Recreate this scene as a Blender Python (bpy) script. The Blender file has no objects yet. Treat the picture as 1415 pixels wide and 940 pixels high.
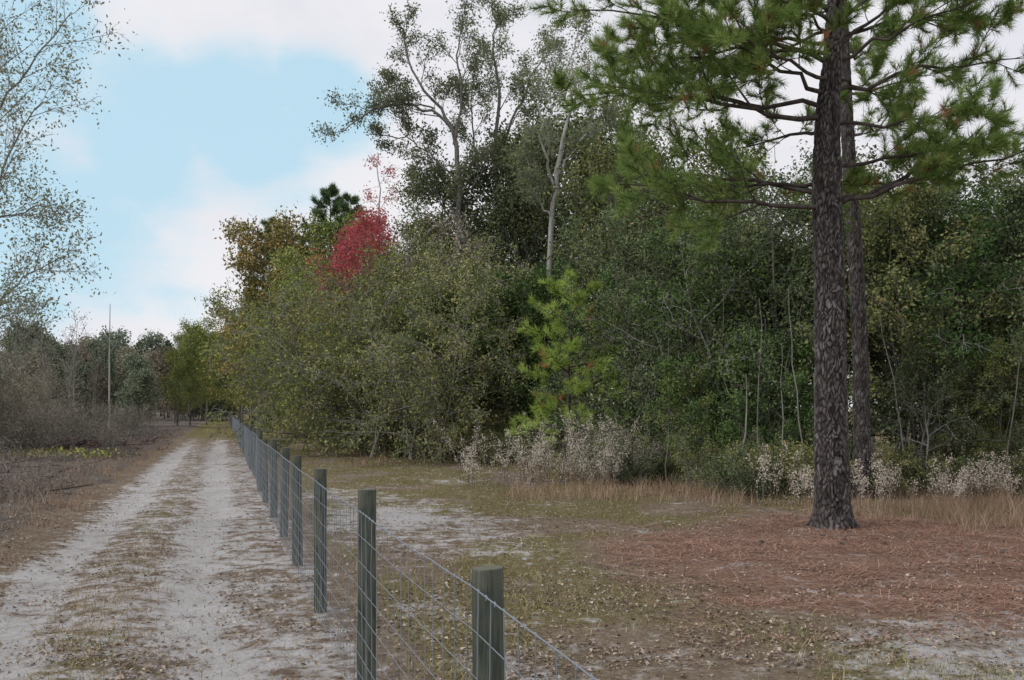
import bpy, math, numpy as np
from mathutils import Vector
F=1376.0; CH=1.7; HU=707.5; HV=565.0; SL=0.2889
def px(u,v,Y): return np.array([(u-HU)/F*Y, Y, CH+(HV-v)/F*Y])
def gx(u,Y): return (u-HU)/F*Y
sc=bpy.context.scene
# ---------------- noise
def _h(ix,iy,s):
    n=np.sin(ix*127.1+iy*311.7+s*74.7)*43758.5453
    return n-np.floor(n)
def vn(x,y,s=0):
    ix=np.floor(x);iy=np.floor(y);fx=x-ix;fy=y-iy
    fx=fx*fx*(3-2*fx);fy=fy*fy*(3-2*fy)
    return (_h(ix,iy,s)*(1-fx)+_h(ix+1,iy,s)*fx)*(1-fy)+(_h(ix,iy+1,s)*(1-fx)+_h(ix+1,iy+1,s)*fx)*fy
def fbm(x,y,o=4,s=0):
    a=.5;r=0;t=0
    for i in range(o):
        r=r+a*vn(x*2**i+i*17.3,y*2**i-i*9.1,s+i);t+=a;a*=.5
    return r/t
def sst(a,b,x):
    t=np.clip((x-a)/(b-a),0,1);return t*t*(3-2*t)
# ---------------- ground functions
def masks(x,y):
    L=x+SL*y
    wob=(fbm(y*.3,L*0+3,3,5)-.5)*.6
    Lw=L+wob
    tr=lambda c,w:np.exp(-((Lw-c)/w)**2)
    far=1-sst(32,75,y)
    pt=.75+.5*fbm(x*.9+30,y*.45,3,51)
    sand=np.maximum(tr(-.28,.58)*.94,tr(-1.75,.48)*.86)*pt
    sand=np.maximum(sand,.54*sst(-2.6,-2.0,L)*(1-sst(.7,1.6,L)))
    sand=sand*(.15+.85*far)
    n=fbm(x*.55,y*.4,3,9)
    right=sst(.9,1.6,L)
    p1=np.exp(-(((L-2.6)/2.2)**2+((y-16)/7)**2))
    p2=np.exp(-(((L-2.0)/1.)**2+((y-7)/2.8)**2))
    p3=np.exp(-(((x-4.1)/2.6)**2+((y-7.0)/1.5)**2))
    p4=np.exp(-(((L-7)/4)**2+((y-23)/4)**2))*.5
    sand=np.maximum(sand,right*np.clip(np.maximum(np.maximum(p1*.74,p2*.8),np.maximum(p3*1.05,p4))*(.35+.95*n),.27,1))
    d=np.sqrt(((x-6.2)/5.0)**2+((y-11.3)/4.2)**2)+(n-.5)*.7
    need=1-sst(.55,1.3,d)
    grass=right*(1-need)*sst(.22,.55,fbm(x*.8+5,y*.6,3,21))*.68
    mid=np.exp(-((L+1.0)/.4)**2)*.50*(.4+1.2*fbm(x*.7,y*.7,2,63))
    grass=np.maximum(grass,mid); grass=np.maximum(grass,sst(35,75,y)*sst(-3,-2,L)*.9*(1-sst(1,2,L)*.6))
    left=1-sst(-3.2,-2.1,L+(n-.5)*1.1)
    return sand,need,grass,left
def H(x,y):
    L=x+SL*y
    z=-.04*np.exp(-((L+.28)/.38)**2)-.045*np.exp(-((L+1.75)/.36)**2)
    fad=1/(1+np.maximum(y,0)/25)
    z=z+(fbm(x*3.1,y*3.1,3,1)-.5)*.08*fad+(fbm(x*.5,y*.5,2,2)-.5)*.12*sst(1.5,4,np.abs(L+.5))
    z=z+.10*(1-sst(-3.2,-2.2,L))
    return z
# ---------------- mesh builder
class MB:
    def __init__(s): s.v=[];s.nv=0;s.q=[];s.t=[]
    def quads(s,V,Q,mat=0,rnd=None,sm=False):
        Q=np.asarray(Q)+s.nv; s.v.append(V.reshape(-1,3)); s.nv+=V.size//3
        r=np.zeros(len(Q)) if rnd is None else rnd
        s.q.append((Q,np.full(len(Q),mat),r,np.full(len(Q),sm)))
    def tris(s,V,Q,mat=0,rnd=None,sm=False):
        Q=np.asarray(Q)+s.nv; s.v.append(V.reshape(-1,3)); s.nv+=V.size//3
        r=np.zeros(len(Q)) if rnd is None else rnd
        s.t.append((Q,np.full(len(Q),mat),r,np.full(len(Q),sm)))
    def mesh(s,name,mats):
        me=bpy.data.meshes.new(name)
        V=np.concatenate(s.v).astype(np.float32)
        A=s.q+s.t
        nq=sum(len(a[0]) for a in s.q); nt=sum(len(a[0]) for a in s.t)
        li=np.concatenate([a[0].ravel() for a in A]).astype(np.int32)
        tot=np.concatenate([np.full(nq,4),np.full(nt,3)]).astype(np.int32)
        st=(np.cumsum(tot)-tot).astype(np.int32)
        me.vertices.add(len(V)); me.vertices.foreach_set('co',V.ravel())
        me.loops.add(len(li)); me.loops.foreach_set('vertex_index',li)
        me.polygons.add(nq+nt); me.polygons.foreach_set('loop_start',st)
        me.polygons.foreach_set('material_index',np.concatenate([a[1] for a in A]).astype(np.int32))
        me.update(calc_edges=True)
        me.polygons.foreach_set('use_smooth',np.concatenate([a[3] for a in A]).astype(bool))
        at=me.attributes.new('rnd','FLOAT','FACE'); at.data.foreach_set('value',np.concatenate([a[2] for a in A]).astype(np.float32))
        for m in mats: me.materials.append(m)
        return me
def obj(name,data,loc=(0,0,0),rot=0,scale=1,parent=None):
    o=bpy.data.objects.new(name,data); sc.collection.objects.link(o)
    o.location=loc; o.rotation_euler=(0,0,rot)
    o.scale=(scale,)*3 if np.isscalar(scale) else scale
    if parent: o.parent=parent
    return o
def tubes(mb,P,R,k,mat=0):
    B,n,_=P.shape
    T=np.gradient(P,axis=1); T/=np.linalg.norm(T,axis=2,keepdims=True)+1e-9
    ref=np.zeros_like(T); ref[...,0]=.31;ref[...,1]=.95
    m=T[:,:1,2:3]; 
    ref2=np.zeros_like(T); ref2[...,2]=1
    ref=np.where(np.abs(m)>.75,ref,ref2)
    N=np.cross(T,ref); N/=np.linalg.norm(N,axis=2,keepdims=True)+1e-9
    Bn=np.cross(T,N)
    a=np.arange(k)*2*np.pi/k
    V=P[:,:,None,:]+R[:,:,None,None]*(N[:,:,None,:]*np.cos(a)[None,None,:,None]+Bn[:,:,None,:]*np.sin(a)[None,None,:,None])
    i=np.arange(n-1)[:,None]*k+np.arange(k)[None,:]; j=np.arange(n-1)[:,None]*k+(np.arange(k)[None,:]+1)%k
    q=np.stack([i,j,j+k,i+k],-1).reshape(-1,4)
    Q=(q[None]+(np.arange(B)*n*k)[:,None,None]).reshape(-1,4)
    mb.quads(V,Q,mat,None,True)
def norm(a): return a/(np.linalg.norm(a,axis=-1,keepdims=True)+1e-9)
def leaves(mb,P,rng,size,mat=1,asp=.5,droop=0.,clump=None,sv=.35,flat=0.):
    N=len(P)
    D=rng.normal(0,1,(N,3)); D[:,2]-=droop; D=norm(D)
    S=norm(np.cross(D,rng.normal(0,1,(N,3))+np.array([0,0,flat])))
    L=(size*(1+rng.uniform(-sv,sv,N)))[:,None]; W=L*asp
    Nn=np.cross(D,S)
    V=np.stack([P,P+D*L*.5+S*W*.5+Nn*L*.08,P+D*L,P+D*L*.5-S*W*.5+Nn*L*.08],1)
    Q=np.arange(4*N).reshape(N,4)
    r=rng.uniform(0,1,N)
    if clump is not None: r=np.clip(.45*r+.55*clump,0,1)
    mb.quads(V,Q,mat,r)
def needles(mb,P,D,rng,per=60,ln=.18,wd=.006,mat=1,brown=.03,spread=(.25,1.15)):
    T=len(P)
    cl=rng.uniform(0,.82,T); cl=np.where(rng.uniform(0,1,T)<brown,1.0,cl)
    P=np.repeat(P,per,0);D=np.repeat(norm(D),per,0);N=len(P);cl=np.repeat(cl,per)
    S=norm(np.cross(D,rng.normal(0,1,(N,3))))
    a=rng.uniform(spread[0],spread[1],N)[:,None]
    n=D*np.cos(a)+S*np.sin(a); n[:,2]+=.08
    L=ln*rng.uniform(.7,1.15,N)[:,None]
    B=P-D*rng.uniform(0,.9,N)[:,None]*ln*.8
    W=norm(np.cross(n,rng.normal(0,1,(N,3))))*wd*.5
    V=np.stack([B-W,B+W,B+n*L],1)
    r=np.where(cl>.95,.97,np.clip(cl*.7+rng.uniform(0,.3,N),0,.85))
    mb.tris(V,np.arange(3*N).reshape(N,3),mat,r)
class Tree:
    def __init__(s,seed,P,rmin=.004):
        s.rng=np.random.RandomState(seed); s.P=P; s.poly={}; s.tw=[];s.td=[];s.rmin=rmin
    def add(s,pts,rad,k):
        s.poly.setdefault((len(pts),k),[]).append((pts,rad))
    def grow(s,p,d,L,r,l):
        lv=s.P[l]; n=lv.get('n',4); rng=s.rng
        pts=[p]; dirs=rng.normal(0,lv.get('w',.12),(n,3)); dirs[:,2]+=lv.get('trop',0)
        for i in range(n):
            d=d+dirs[i]; d=d/(np.sqrt(d@d)+1e-9); p=p+d*(L/n); pts.append(p)
        s.path(np.array(pts),L,r,l)
    def path(s,pts,L,r,l,tip=None):
        lv=s.P[l]; n=len(pts)-1
        tt=np.linspace(0,1,n+1); rad=np.maximum(r*(1-tt*(1-(lv.get('tip',.25) if tip is None else tip))),s.rmin)
        s.add(pts,rad,lv.get('k',3)); rng=s.rng
        if l==len(s.P)-1:
            s.tw.append(pts[1:]); s.td.append(np.gradient(pts,axis=0)[1:]); return
        nx=s.P[l+1]; c=int(nx['c'])
        az=rng.uniform(0,6.28); sh=nx.get('shape',lambda t:1-.5*t)
        for i in range(c):
            t=nx.get('t0',.3)+(1-nx.get('t0',.3))*(i+rng.uniform(0,1))/c
            t=min(t,.999); f=t*n; k=int(f); p=pts[k]+(pts[k+1]-pts[k])*(f-k)
            d=pts[k+1]-pts[k]; d=d/(np.sqrt(d@d)+1e-9)
            az+=2.4+rng.uniform(-.5,.5)
            a=nx.get('a',.9)*rng.uniform(.75,1.25)
            ref=np.array([0,0,1.]) if abs(d[2])<.8 else np.array([1.,0,0])
            A=np.cross(d,ref);A/=np.sqrt(A@A);Bv=np.cross(d,A)
            fl=nx.get('flat',1.)
            pr=A*np.cos(az)+Bv*np.sin(az)*fl; pr/=np.sqrt(pr@pr)+1e-9
            cd=d*np.cos(a)+pr*np.sin(a)
            cl=L*nx['L']*sh(t)*rng.uniform(.7,1.25)
            rr=min(rad[k]*.75,cl*nx.get('rk',.018))
            s.grow(p,cd,cl,rr,l+1)
    def bark(s,mb,mat=0):
        for (n,k),ls in s.poly.items():
            tubes(mb,np.array([a[0] for a in ls]),np.array([a[1] for a in ls]),k,mat)
    def twigs(s): return np.concatenate(s.tw),np.concatenate(s.td)
    def leafpts(s,per,spread):
        P,D=s.twigs(); c=np.repeat(s.rng.uniform(0,1,(len(P)+11)//12).repeat(12)[:len(P)],per)
        P=np.repeat(P,per,0)+s.rng.normal(0,spread,(len(P)*per,3)); P[:,2]=np.maximum(P[:,2],.03)
        return P,c
# ---------------- materials
def nt(name):
    m=bpy.data.materials.new(name); m.use_nodes=True; t=m.node_tree; t.nodes.clear()
    return m,t,t.nodes.new('ShaderNodeOutputMaterial')
def ramp(t,fac,stops):
    r=t.nodes.new('ShaderNodeValToRGB'); e=r.color_ramp.elements
    while len(e)<len(stops): e.new(.5)
    for i,(p,c) in enumerate(stops): e[i].position=p; e[i].color=(*c,1)
    if fac is not None: t.links.new(fac,r.inputs[0])
    return r.outputs[0]
def attr(t,n):
    a=t.nodes.new('ShaderNodeAttribute'); a.attribute_name=n; return a
def mth(t,op,a,b=None,c=None,clamp=False):
    n=t.nodes.new('ShaderNodeMath'); n.operation=op; n.use_clamp=clamp
    for i,x in enumerate((a,b,c)):
        if x is None: continue
        if isinstance(x,(int,float)): n.inputs[i].default_value=x
        else: t.links.new(x,n.inputs[i])
    return n.outputs[0]
def mix(t,f,a,b,bt='MIX'):
    n=t.nodes.new('ShaderNodeMix'); n.data_type='RGBA'; n.blend_type=bt
    for i,x in ((0,f),(6,a),(7,b)):
        if isinstance(x,(int,float)): n.inputs[i].default_value=x
        elif isinstance(x,tuple): n.inputs[i].default_value=(*x,1)
        else: t.links.new(x,n.inputs[i])
    return n.outputs[2]
def noise(t,scale,detail=4,rough=.6,vec=None,sv=None):
    n=t.nodes.new('ShaderNodeTexNoise'); n.inputs['Scale'].default_value=scale; n.inputs['Detail'].default_value=detail; n.inputs['Roughness'].default_value=rough
    if vec is None:
        g=t.nodes.new('ShaderNodeTexCoord'); vec=g.outputs['Object']
    if sv:
        mp=t.nodes.new('ShaderNodeMapping'); mp.inputs['Scale'].default_value=sv; t.links.new(vec,mp.inputs[0]); vec=mp.outputs[0]
    t.links.new(vec,n.inputs['Vector']); return n.outputs['Fac']
def leafmat(name,stops,trans=0.,sat=.93):
    m,t,o=nt(name)
    r=attr(t,'rnd').outputs['Fac']
    oi=t.nodes.new('ShaderNodeObjectInfo')
    c=ramp(t,r,stops)
    v=mth(t,'MULTIPLY_ADD',oi.outputs['Random'],.55,.78)
    hu=mth(t,'MULTIPLY_ADD',mth(t,'FRACT',mth(t,'MULTIPLY',oi.outputs['Random'],7.31)),.035,.478)
    hs=t.nodes.new('ShaderNodeHueSaturation'); hs.inputs['Saturation'].default_value=sat
    t.links.new(c,hs.inputs['Color']); t.links.new(v,hs.inputs['Value']); t.links.new(hu,hs.inputs['Hue'])
    b=t.nodes.new('ShaderNodeBsdfDiffuse'); t.links.new(hs.outputs[0],b.inputs[0]); sh=b.outputs[0]
    if trans:
        tr=t.nodes.new('ShaderNodeBsdfTranslucent'); t.links.new(hs.outputs[0],tr.inputs[0])
        mx=t.nodes.new('ShaderNodeMixShader'); mx.inputs[0].default_value=trans
        t.links.new(sh,mx.inputs[1]);t.links.new(tr.outputs[0],mx.inputs[2]); sh=mx.outputs[0]
    t.links.new(sh,o.inputs[0]); return m
def barkmat(name,c1,c2,sc_=6,sv=(1,1,.25)):
    m,t,o=nt(name); n=noise(t,sc_,2,.7,None,sv)
    c=ramp(t,n,[(.3,c1),(.7,c2)])
    b=t.nodes.new('ShaderNodeBsdfDiffuse'); t.links.new(c,b.inputs[0]); t.links.new(b.outputs[0],o.inputs[0]); return m
M_bg=barkmat('bark_grey',(.09,.085,.08),(.26,.25,.23))
M_bp=barkmat('bark_pale',(.25,.25,.24),(.48,.47,.45),5)
M_bd=barkmat('bark_dark',(.045,.038,.034),(.12,.105,.095))
M_bt=barkmat('bark_twig',(.15,.145,.125),(.32,.31,.28),3)
M_ever=leafmat('leaf_evergreen',[(0,(.035,.060,.027)),(.5,(.10,.14,.062)),(.85,(.18,.23,.105)),(1,(.31,.33,.19))])
M_deep=leafmat('leaf_holly',[(0,(.034,.080,.024)),(.6,(.08,.16,.044)),(1,(.18,.26,.09))])
M_olive=leafmat('leaf_olive',[(0,(.09,.12,.036)),(.5,(.19,.215,.075)),(.85,(.31,.30,.125)),(1,(.38,.28,.12))])
M_yel=leafmat('leaf_yellow_green',[(0,(.11,.16,.04)),(.5,(.21,.265,.065)),(.85,(.34,.335,.10)),(1,(.42,.30,.10))])
M_sparse=leafmat('leaf_sparse',[(0,(.10,.14,.07)),(.6,(.20,.25,.13)),(1,(.34,.36,.21))],.4)
M_aut=leafmat('leaf_autumn',[(0,(.15,.18,.05)),(.4,(.27,.26,.08)),(.75,(.42,.33,.10)),(1,(.46,.25,.08))])
M_red=leafmat('leaf_red',[(0,(.24,.05,.06)),(.6,(.46,.075,.09)),(1,(.52,.17,.15))],.3)
M_pine=leafmat('pine_needles',[(0,(.085,.16,.04)),(.45,(.16,.27,.06)),(.87,(.33,.43,.13)),(.93,(.32,.17,.07)),(1,(.34,.17,.07))],.3,.92)
M_pined=leafmat('pine_needles_far',[(0,(.05,.10,.045)),(.6,(.11,.18,.08)),(1,(.18,.26,.12))])
M_sap=leafmat('sapling_needles',[(0,(.15,.27,.04)),(.5,(.28,.43,.08)),(.87,(.40,.55,.13)),(.93,(.46,.26,.09)),(1,(.46,.24,.08))],.3,.92)
M_far=leafmat('leaf_distant_haze',[(0,(.12,.165,.11)),(.5,(.18,.225,.15)),(1,(.28,.31,.21))])  # distance haze painted into the leaf colour: paler and bluer green
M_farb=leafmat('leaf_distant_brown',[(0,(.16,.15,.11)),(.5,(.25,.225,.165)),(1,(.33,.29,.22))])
M_lit=leafmat('dead_leaves',[(0,(.13,.09,.065)),(.4,(.24,.18,.135)),(.8,(.38,.30,.24)),(1,(.54,.46,.39))])
M_grs=leafmat('grass_blades',[(0,(.12,.135,.05)),(.4,(.21,.20,.08)),(.75,(.33,.27,.14)),(1,(.46,.38,.23))])
M_taw=leafmat('tawny_grass',[(0,(.16,.13,.07)),(.5,(.28,.21,.125)),(1,(.43,.34,.22))])
M_straw=leafmat('pine_straw',[(0,(.17,.085,.058)),(.5,(.32,.18,.125)),(1,(.46,.32,.24))])
M_plume=leafmat('seed_plumes',[(0,(.40,.36,.28)),(.5,(.58,.53,.44)),(1,(.76,.72,.64))],.3)
M_brush=leafmat('brush_stems',[(0,(.11,.09,.08)),(.5,(.20,.17,.15)),(1,(.32,.285,.255))])
# ---------------- ground
ys=[-60.,-40,-25,-15,-8,-4,-1,0.5]
while ys[-1]<900: ys.append(ys[-1]+max(.09,ys[-1]*.013))
Ls=[0.]
while Ls[-1]<900: Ls.append(Ls[-1]+.08+.02*Ls[-1])
Ls=np.array([-a for a in Ls[:0:-1]]+Ls); ys=np.array(ys)
LL,YY=np.meshgrid(Ls,ys); XX=LL-SL*YY
ZZ=H(XX,YY)
g=MB(); V=np.stack([XX,YY,ZZ],-1); ny,nx_=LL.shape
ii=(np.arange(ny-1)[:,None]*nx_+np.arange(nx_-1)[None,:]); Q=np.stack([ii,ii+1,ii+1+nx_,ii+nx_],-1).reshape(-1,4)
g.quads(V,Q,0,None,True)
m,t,o=nt('ground_soil')
s_,n_,gr_,lf_=masks(XX,YY)
a1=attr(t,'masks'); sp=t.nodes.new('ShaderNodeSeparateColor'); t.links.new(a1.outputs['Color'],sp.inputs[0])
lfm=a1.outputs['Alpha']
def thr(msk,ns,amp,lo=.42,hi=.6):
    x=mth(t,'ADD',msk,mth(t,'MULTIPLY',mth(t,'SUBTRACT',ns,.5),amp))
    mr=t.nodes.new('ShaderNodeMapRange'); mr.interpolation_type='SMOOTHSTEP'; mr.inputs[1].default_value=lo; mr.inputs[2].default_value=hi
    t.links.new(x,mr.inputs[0]); return mr.outputs[0]
n2=noise(t,4,8,.75); n3=noise(t,24,4,.7); n5=noise(t,.8,4,.65)
vo=t.nodes.new('ShaderNodeTexVoronoi'); vo.inputs['Scale'].default_value=26; tc=t.nodes.new('ShaderNodeTexCoord'); t.links.new(tc.outputs['Object'],vo.inputs['Vector'])
vs=t.nodes.new('ShaderNodeSeparateColor'); t.links.new(vo.outputs['Color'],vs.inputs[0])
soil=ramp(t,n2,[(.3,(.18,.14,.10)),(.5,(.275,.22,.165)),(.7,(.39,.335,.27))])
soil=mix(t,mth(t,'MULTIPLY',thr(vs.outputs[0],n3,.6,.5,.7),.45),soil,ramp(t,vs.outputs[1],[(0,(.12,.09,.07)),(.6,(.29,.22,.17)),(1,(.46,.39,.33))]))
grass=ramp(t,n3,[(.3,(.14,.13,.06)),(.5,(.225,.195,.10)),(.7,(.32,.265,.16))])
leftc=ramp(t,n2,[(.3,(.11,.095,.08)),(.5,(.19,.165,.145)),(.72,(.30,.27,.24))])
needc=ramp(t,n3,[(.3,(.19,.11,.085)),(.5,(.30,.185,.14)),(.7,(.42,.30,.235))])
sandc=ramp(t,n2,[(.25,(.42,.40,.39)),(.5,(.57,.56,.56)),(.75,(.69,.68,.69))])
col=mix(t,thr(sp.outputs[2],n2,1.3),soil,grass)
col=mix(t,thr(lfm,n2,.9),col,leftc)
col=mix(t,mth(t,'MULTIPLY',thr(sp.outputs[1],n2,1.2,.35,.7),.9),col,needc)
sf=thr(sp.outputs[0],mth(t,'MULTIPLY_ADD',n2,.75,mth(t,'MULTIPLY',n5,.25)),2.8,.36,.70)
col=mix(t,mth(t,'MULTIPLY',sf,.93),col,sandc)
col=mix(t,.5,col,ramp(t,n3,[(.25,(.5,.5,.5)),(.6,(1,1,1))]),'MULTIPLY')
col=mix(t,.6,col,ramp(t,n5,[(.3,(.75,.74,.72)),(.65,(1,1,1))]),'MULTIPLY')
b=t.nodes.new('ShaderNodeBsdfDiffuse'); t.links.new(col,b.inputs[0])
hh=mth(t,'ADD',mth(t,'MULTIPLY',n2,1.2),mth(t,'MULTIPLY',n3,.5)); bp=t.nodes.new('ShaderNodeBump'); bp.inputs['Strength'].default_value=.9; bp.inputs['Distance'].default_value=.08
t.links.new(hh,bp.inputs['Height']);t.links.new(bp.outputs[0],b.inputs['Normal']);t.links.new(b.outputs[0],o.inputs[0])
me=g.mesh('ground',[m])
ca=me.color_attributes.new('masks','FLOAT_COLOR','POINT')
ca.data.foreach_set('color',np.stack([s_,n_,gr_,lf_],-1).astype(np.float32).ravel())
obj('ground',me)
# ---------------- scatter
rng=np.random.RandomState(3)
def scat(N,y0,y1,sl=.75):
    u=rng.uniform(0,1,N); Y=y0*np.exp(u*math.log(y1/y0)); X=rng.uniform(-sl,sl,N)*Y
    return X,Y
X,Y=scat(200000,3.2,60); s,n,gg,lf=masks(X,Y); L=X+SL*Y
keep=rng.uniform(0,1,len(X))<np.clip((.42-.33*sst(.5,.95,s))*(.2+1.35*sst(.38,.65,fbm(X*1.3,Y*1.3,3,31)))+.3*lf,0,1)*(1-.35*n)
keep&=(L>-16); X,Y=X[keep],Y[keep]
mb=MB(); P=np.stack([X,Y,H(X,Y)+.008],-1); N=len(P)
a=rng.uniform(0,6.28,N); D=np.stack([np.cos(a),np.sin(a),rng.normal(.1,.3,N)],-1); D=norm(D)
S=norm(np.cross(D,np.stack([rng.normal(0,.3,N),rng.normal(0,.3,N),np.ones(N)],-1)))
Lf=(rng.uniform(.018,.05,N))[:,None]; U=np.array([0,0,1.])
V=np.stack([P,P+D*Lf*.5+S*Lf*.33+U*Lf*.25,P+D*Lf,P+D*Lf*.45-S*Lf*.33+U*Lf*.15],1)
mb.quads(V,np.arange(4*N).reshape(N,4),0,rng.uniform(0,1,N))
obj('leaf_litter',mb.mesh('leaf_litter',[M_lit]))
def blades(mb,X,Y,h,w,lean,mat=0,rnd=None):
    N=len(X); P=np.stack([X,Y,H(X,Y)-.004],-1)
    a=rng.uniform(0,6.28,N); W=np.stack([np.cos(a),np.sin(a),np.zeros(N)],-1)*(w*.5)[:,None]
    l=rng.normal(0,1,(N,2))*lean; T=np.stack([l[:,0],l[:,1],np.ones(N)],-1)*h[:,None]
    Mi=P+T*np.array([.35,.35,.55])
    V=np.stack([P-W,P+W,Mi+W*.7,Mi-W*.7,P+T],1)
    nb=np.arange(N)*5
    mb.v.append(V.reshape(-1,3)); r=rng.uniform(0,1,N) if rnd is None else rnd
    mb.q.append((np.stack([nb,nb+1,nb+2,nb+3],1)+mb.nv,np.full(N,mat),r,np.zeros(N,bool)))
    mb.t.append((np.stack([nb+3,nb+2,nb+4],1)+mb.nv,np.full(N,mat),r,np.zeros(N,bool)))
    mb.nv+=5*N
X,Y=scat(280000,3.2,50); s,n,gg,lf=masks(X,Y); L=X+SL*Y
keep=rng.uniform(0,1,len(X))<np.clip(gg*1.2*(1-sst(.5,.9,s))*sst(.28,.58,fbm(X*3,Y*3,2,77))+.06,0,1)*(1-n)
keep&=(L>-3); X,Y=X[keep],Y[keep]
mb=MB(); blades(mb,X,Y,rng.uniform(.015,.065,len(X)),np.full(len(X),.004)*(1+Y/15),.7)
obj('grass',mb.mesh('grass',[M_grs]))
mb=MB()
def clumps(cx,cy,per,rad,h0,h1,w=.006):
    X=np.repeat(cx,per)+rng.normal(0,rad,len(cx)*per);Y=np.repeat(cy,per)+rng.normal(0,rad,len(cx)*per)
    hs=np.repeat(rng.uniform(.35,1,len(cx)),per)
    blades(mb,X,Y,rng.uniform(h0,h1,len(X))*hs,np.full(len(X),w),.4)
N=420; cx=rng.uniform(0,13,N); cy=rng.uniform(17.2,21.5,N); k=(cy>17.2+rng.uniform(0,2.5,N)); clumps(cx[k],cy[k],34,.17,.10,.5,.008)
N=160; cx=rng.uniform(-3,4,N); cy=rng.uniform(22,30,N); k=(cx+SL*cy)>8.3; clumps(cx[k],cy[k],30,.2,.1,.5,.01)
N=60; cx=rng.uniform(6.4,10,N); cy=rng.uniform(12.5,17.5,N); clumps(cx,cy,60,.16,.2,.75,.006)
N=100; cx=rng.uniform(4.8,9,N); cy=rng.uniform(15,18,N); clumps(cx,cy,35,.2,.08,.35,.006)
N=150; cy=rng.uniform(30,90,N); cx=rng.uniform(3.9,5.6,N)-SL*cy; clumps(cx,cy,30,.25,.1,.35,.015)
N=200; cy=8*np.exp(rng.uniform(0,1,N)*2.1); cx=rng.uniform(-4.2,-2.5,N)-SL*cy; clumps(cx,cy,30,.15,.05,.3,.008)
N=50; cy=rng.uniform(5.5,14,N); cx=-1.0-SL*cy+rng.normal(0,.2,N); clumps(cx,cy,40,.09,.02,.10,.004)
obj('tawny_grass',mb.mesh('tawny_grass',[M_taw]))
N=110000; X=rng.uniform(1,11,N);Y=rng.uniform(6.5,17,N); s,n,gg,lf=masks(X,Y); k=rng.uniform(0,1,N)<n*(1-.7*sst(.4,.8,s))*sst(.25,.6,fbm(X*1.5,Y*1.5,3,91))+.02; X,Y=X[k],Y[k]; N=len(X)
a=rng.uniform(0,6.28,N); D=np.stack([np.cos(a),np.sin(a),rng.normal(0.05,.12,N)],-1)*rng.uniform(.09,.2,N)[:,None]; W=np.stack([-np.sin(a),np.cos(a),np.zeros(N)],-1)*.0022
P=np.stack([X,Y,H(X,Y)+.012],-1); mb=MB(); mb.quads(np.stack([P-W,P+W,P+D+W,P+D-W],1),np.arange(4*N).reshape(N,4),0,rng.uniform(0,1,N))
obj('pine_straw',mb.mesh('pine_straw',[M_straw]))
mb=MB(); cr=np.random.RandomState(5)
for i in range(14):
    x=cr.uniform(3,8);y=cr.uniform(9,13.8); m_=46; d=norm(cr.normal(0,1,3)*[1,1,.25]); tt=cr.uniform(-1,1,m_); S=norm(np.cross(np.tile(d,(m_,1)),cr.normal(0,1,(m_,3))))
    P=np.array([x,y,H(np.array([x]),np.array([y]))[0]+.022])+d*tt[:,None]*.034+S*.003; Lq=.021*np.sqrt(1-.7*tt**2)[:,None]; W_=np.cross(np.tile(d,(m_,1)),S)*.009
    mb.quads(np.stack([P-W_*.5,P+S*Lq-W_,P+S*Lq+d*.005+W_,P+W_*.5],1),np.arange(4*m_).reshape(m_,4),0)
obj('pine_cones',mb.mesh('pine_cones',[M_bg]))
N=7000; Y=7.5*np.exp(rng.uniform(0,1,N)**.8*2.3); L=-3.0-rng.exponential(5,N)-.3; X=L-SL*Y; k=sst(.42,.6,fbm(X*.5,Y*.35,3,41))>rng.uniform(0,1,N)*.9; X,Y,L=X[k],Y[k],L[k]
per=9; X=np.repeat(X,per)+rng.normal(0,.12,len(X)*per);Y=np.repeat(Y,per)+rng.normal(0,.12,len(Y)*per); L=X+SL*Y
mb=MB(); h=rng.uniform(.05,.32,len(X))*(1+.9*sst(4,10,-L)); blades(mb,X,Y,h,.004*(1+Y/14),.9)
P=np.stack([X,Y,H(X,Y)+h*.6],-1)+rng.normal(0,.08,(len(X),3)); P[:,2]=np.maximum(P[:,2],.08)
leaves(mb,P,rng,.035,0,.6)
st=[];N=260
for i in range(N):
    y=cr.uniform(9,60); L=-3.2-cr.exponential(5); x=L-SL*y; a=cr.uniform(0,3.14); l=cr.uniform(.2,.9); d=np.array([math.cos(a),math.sin(a),cr.normal(.05,.15)])*l
    p=np.array([x,y,.14]); st.append(np.array([p-d,p+cr.normal(0,.05,3),p+d]))
st=np.array(st); st[:,:,2]=np.maximum(st[:,:,2],.09); tubes(mb,st,cr.uniform(.008,.035,(N,1))*np.array([[1,.85,.5]]),5)
obj('dry_brush',mb.mesh('dry_brush',[M_brush]))
# ---------------- fence
fence=obj('wire_fence',None)
m,t,o=nt('treated_post_wood')
n=noise(t,9,6,.7,None,(1,1,.06)); n2=noise(t,60,3,.6,None,(1,1,.08)); n3=noise(t,3,3,.6)
c=ramp(t,n,[(.3,(.035,.05,.042)),(.5,(.08,.10,.08)),(.7,(.16,.175,.145))])
c=mix(t,.75,c,ramp(t,n2,[(.38,(.35,.35,.35)),(.58,(1,1,1))]),'MULTIPLY')
c=mix(t,ramp(t,n3,[(.45,(0,0,0)),(.7,(.5,.5,.5))]),c,(.17,.16,.125))
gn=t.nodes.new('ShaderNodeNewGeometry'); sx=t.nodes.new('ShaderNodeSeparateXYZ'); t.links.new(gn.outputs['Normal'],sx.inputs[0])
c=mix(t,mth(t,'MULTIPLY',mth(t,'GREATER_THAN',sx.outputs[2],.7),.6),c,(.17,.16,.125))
b=t.nodes.new('ShaderNodeBsdfPrincipled'); b.inputs['Roughness'].default_value=.85; b.inputs['Specular IOR Level'].default_value=.2; t.links.new(c,b.inputs['Base Color'])
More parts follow.
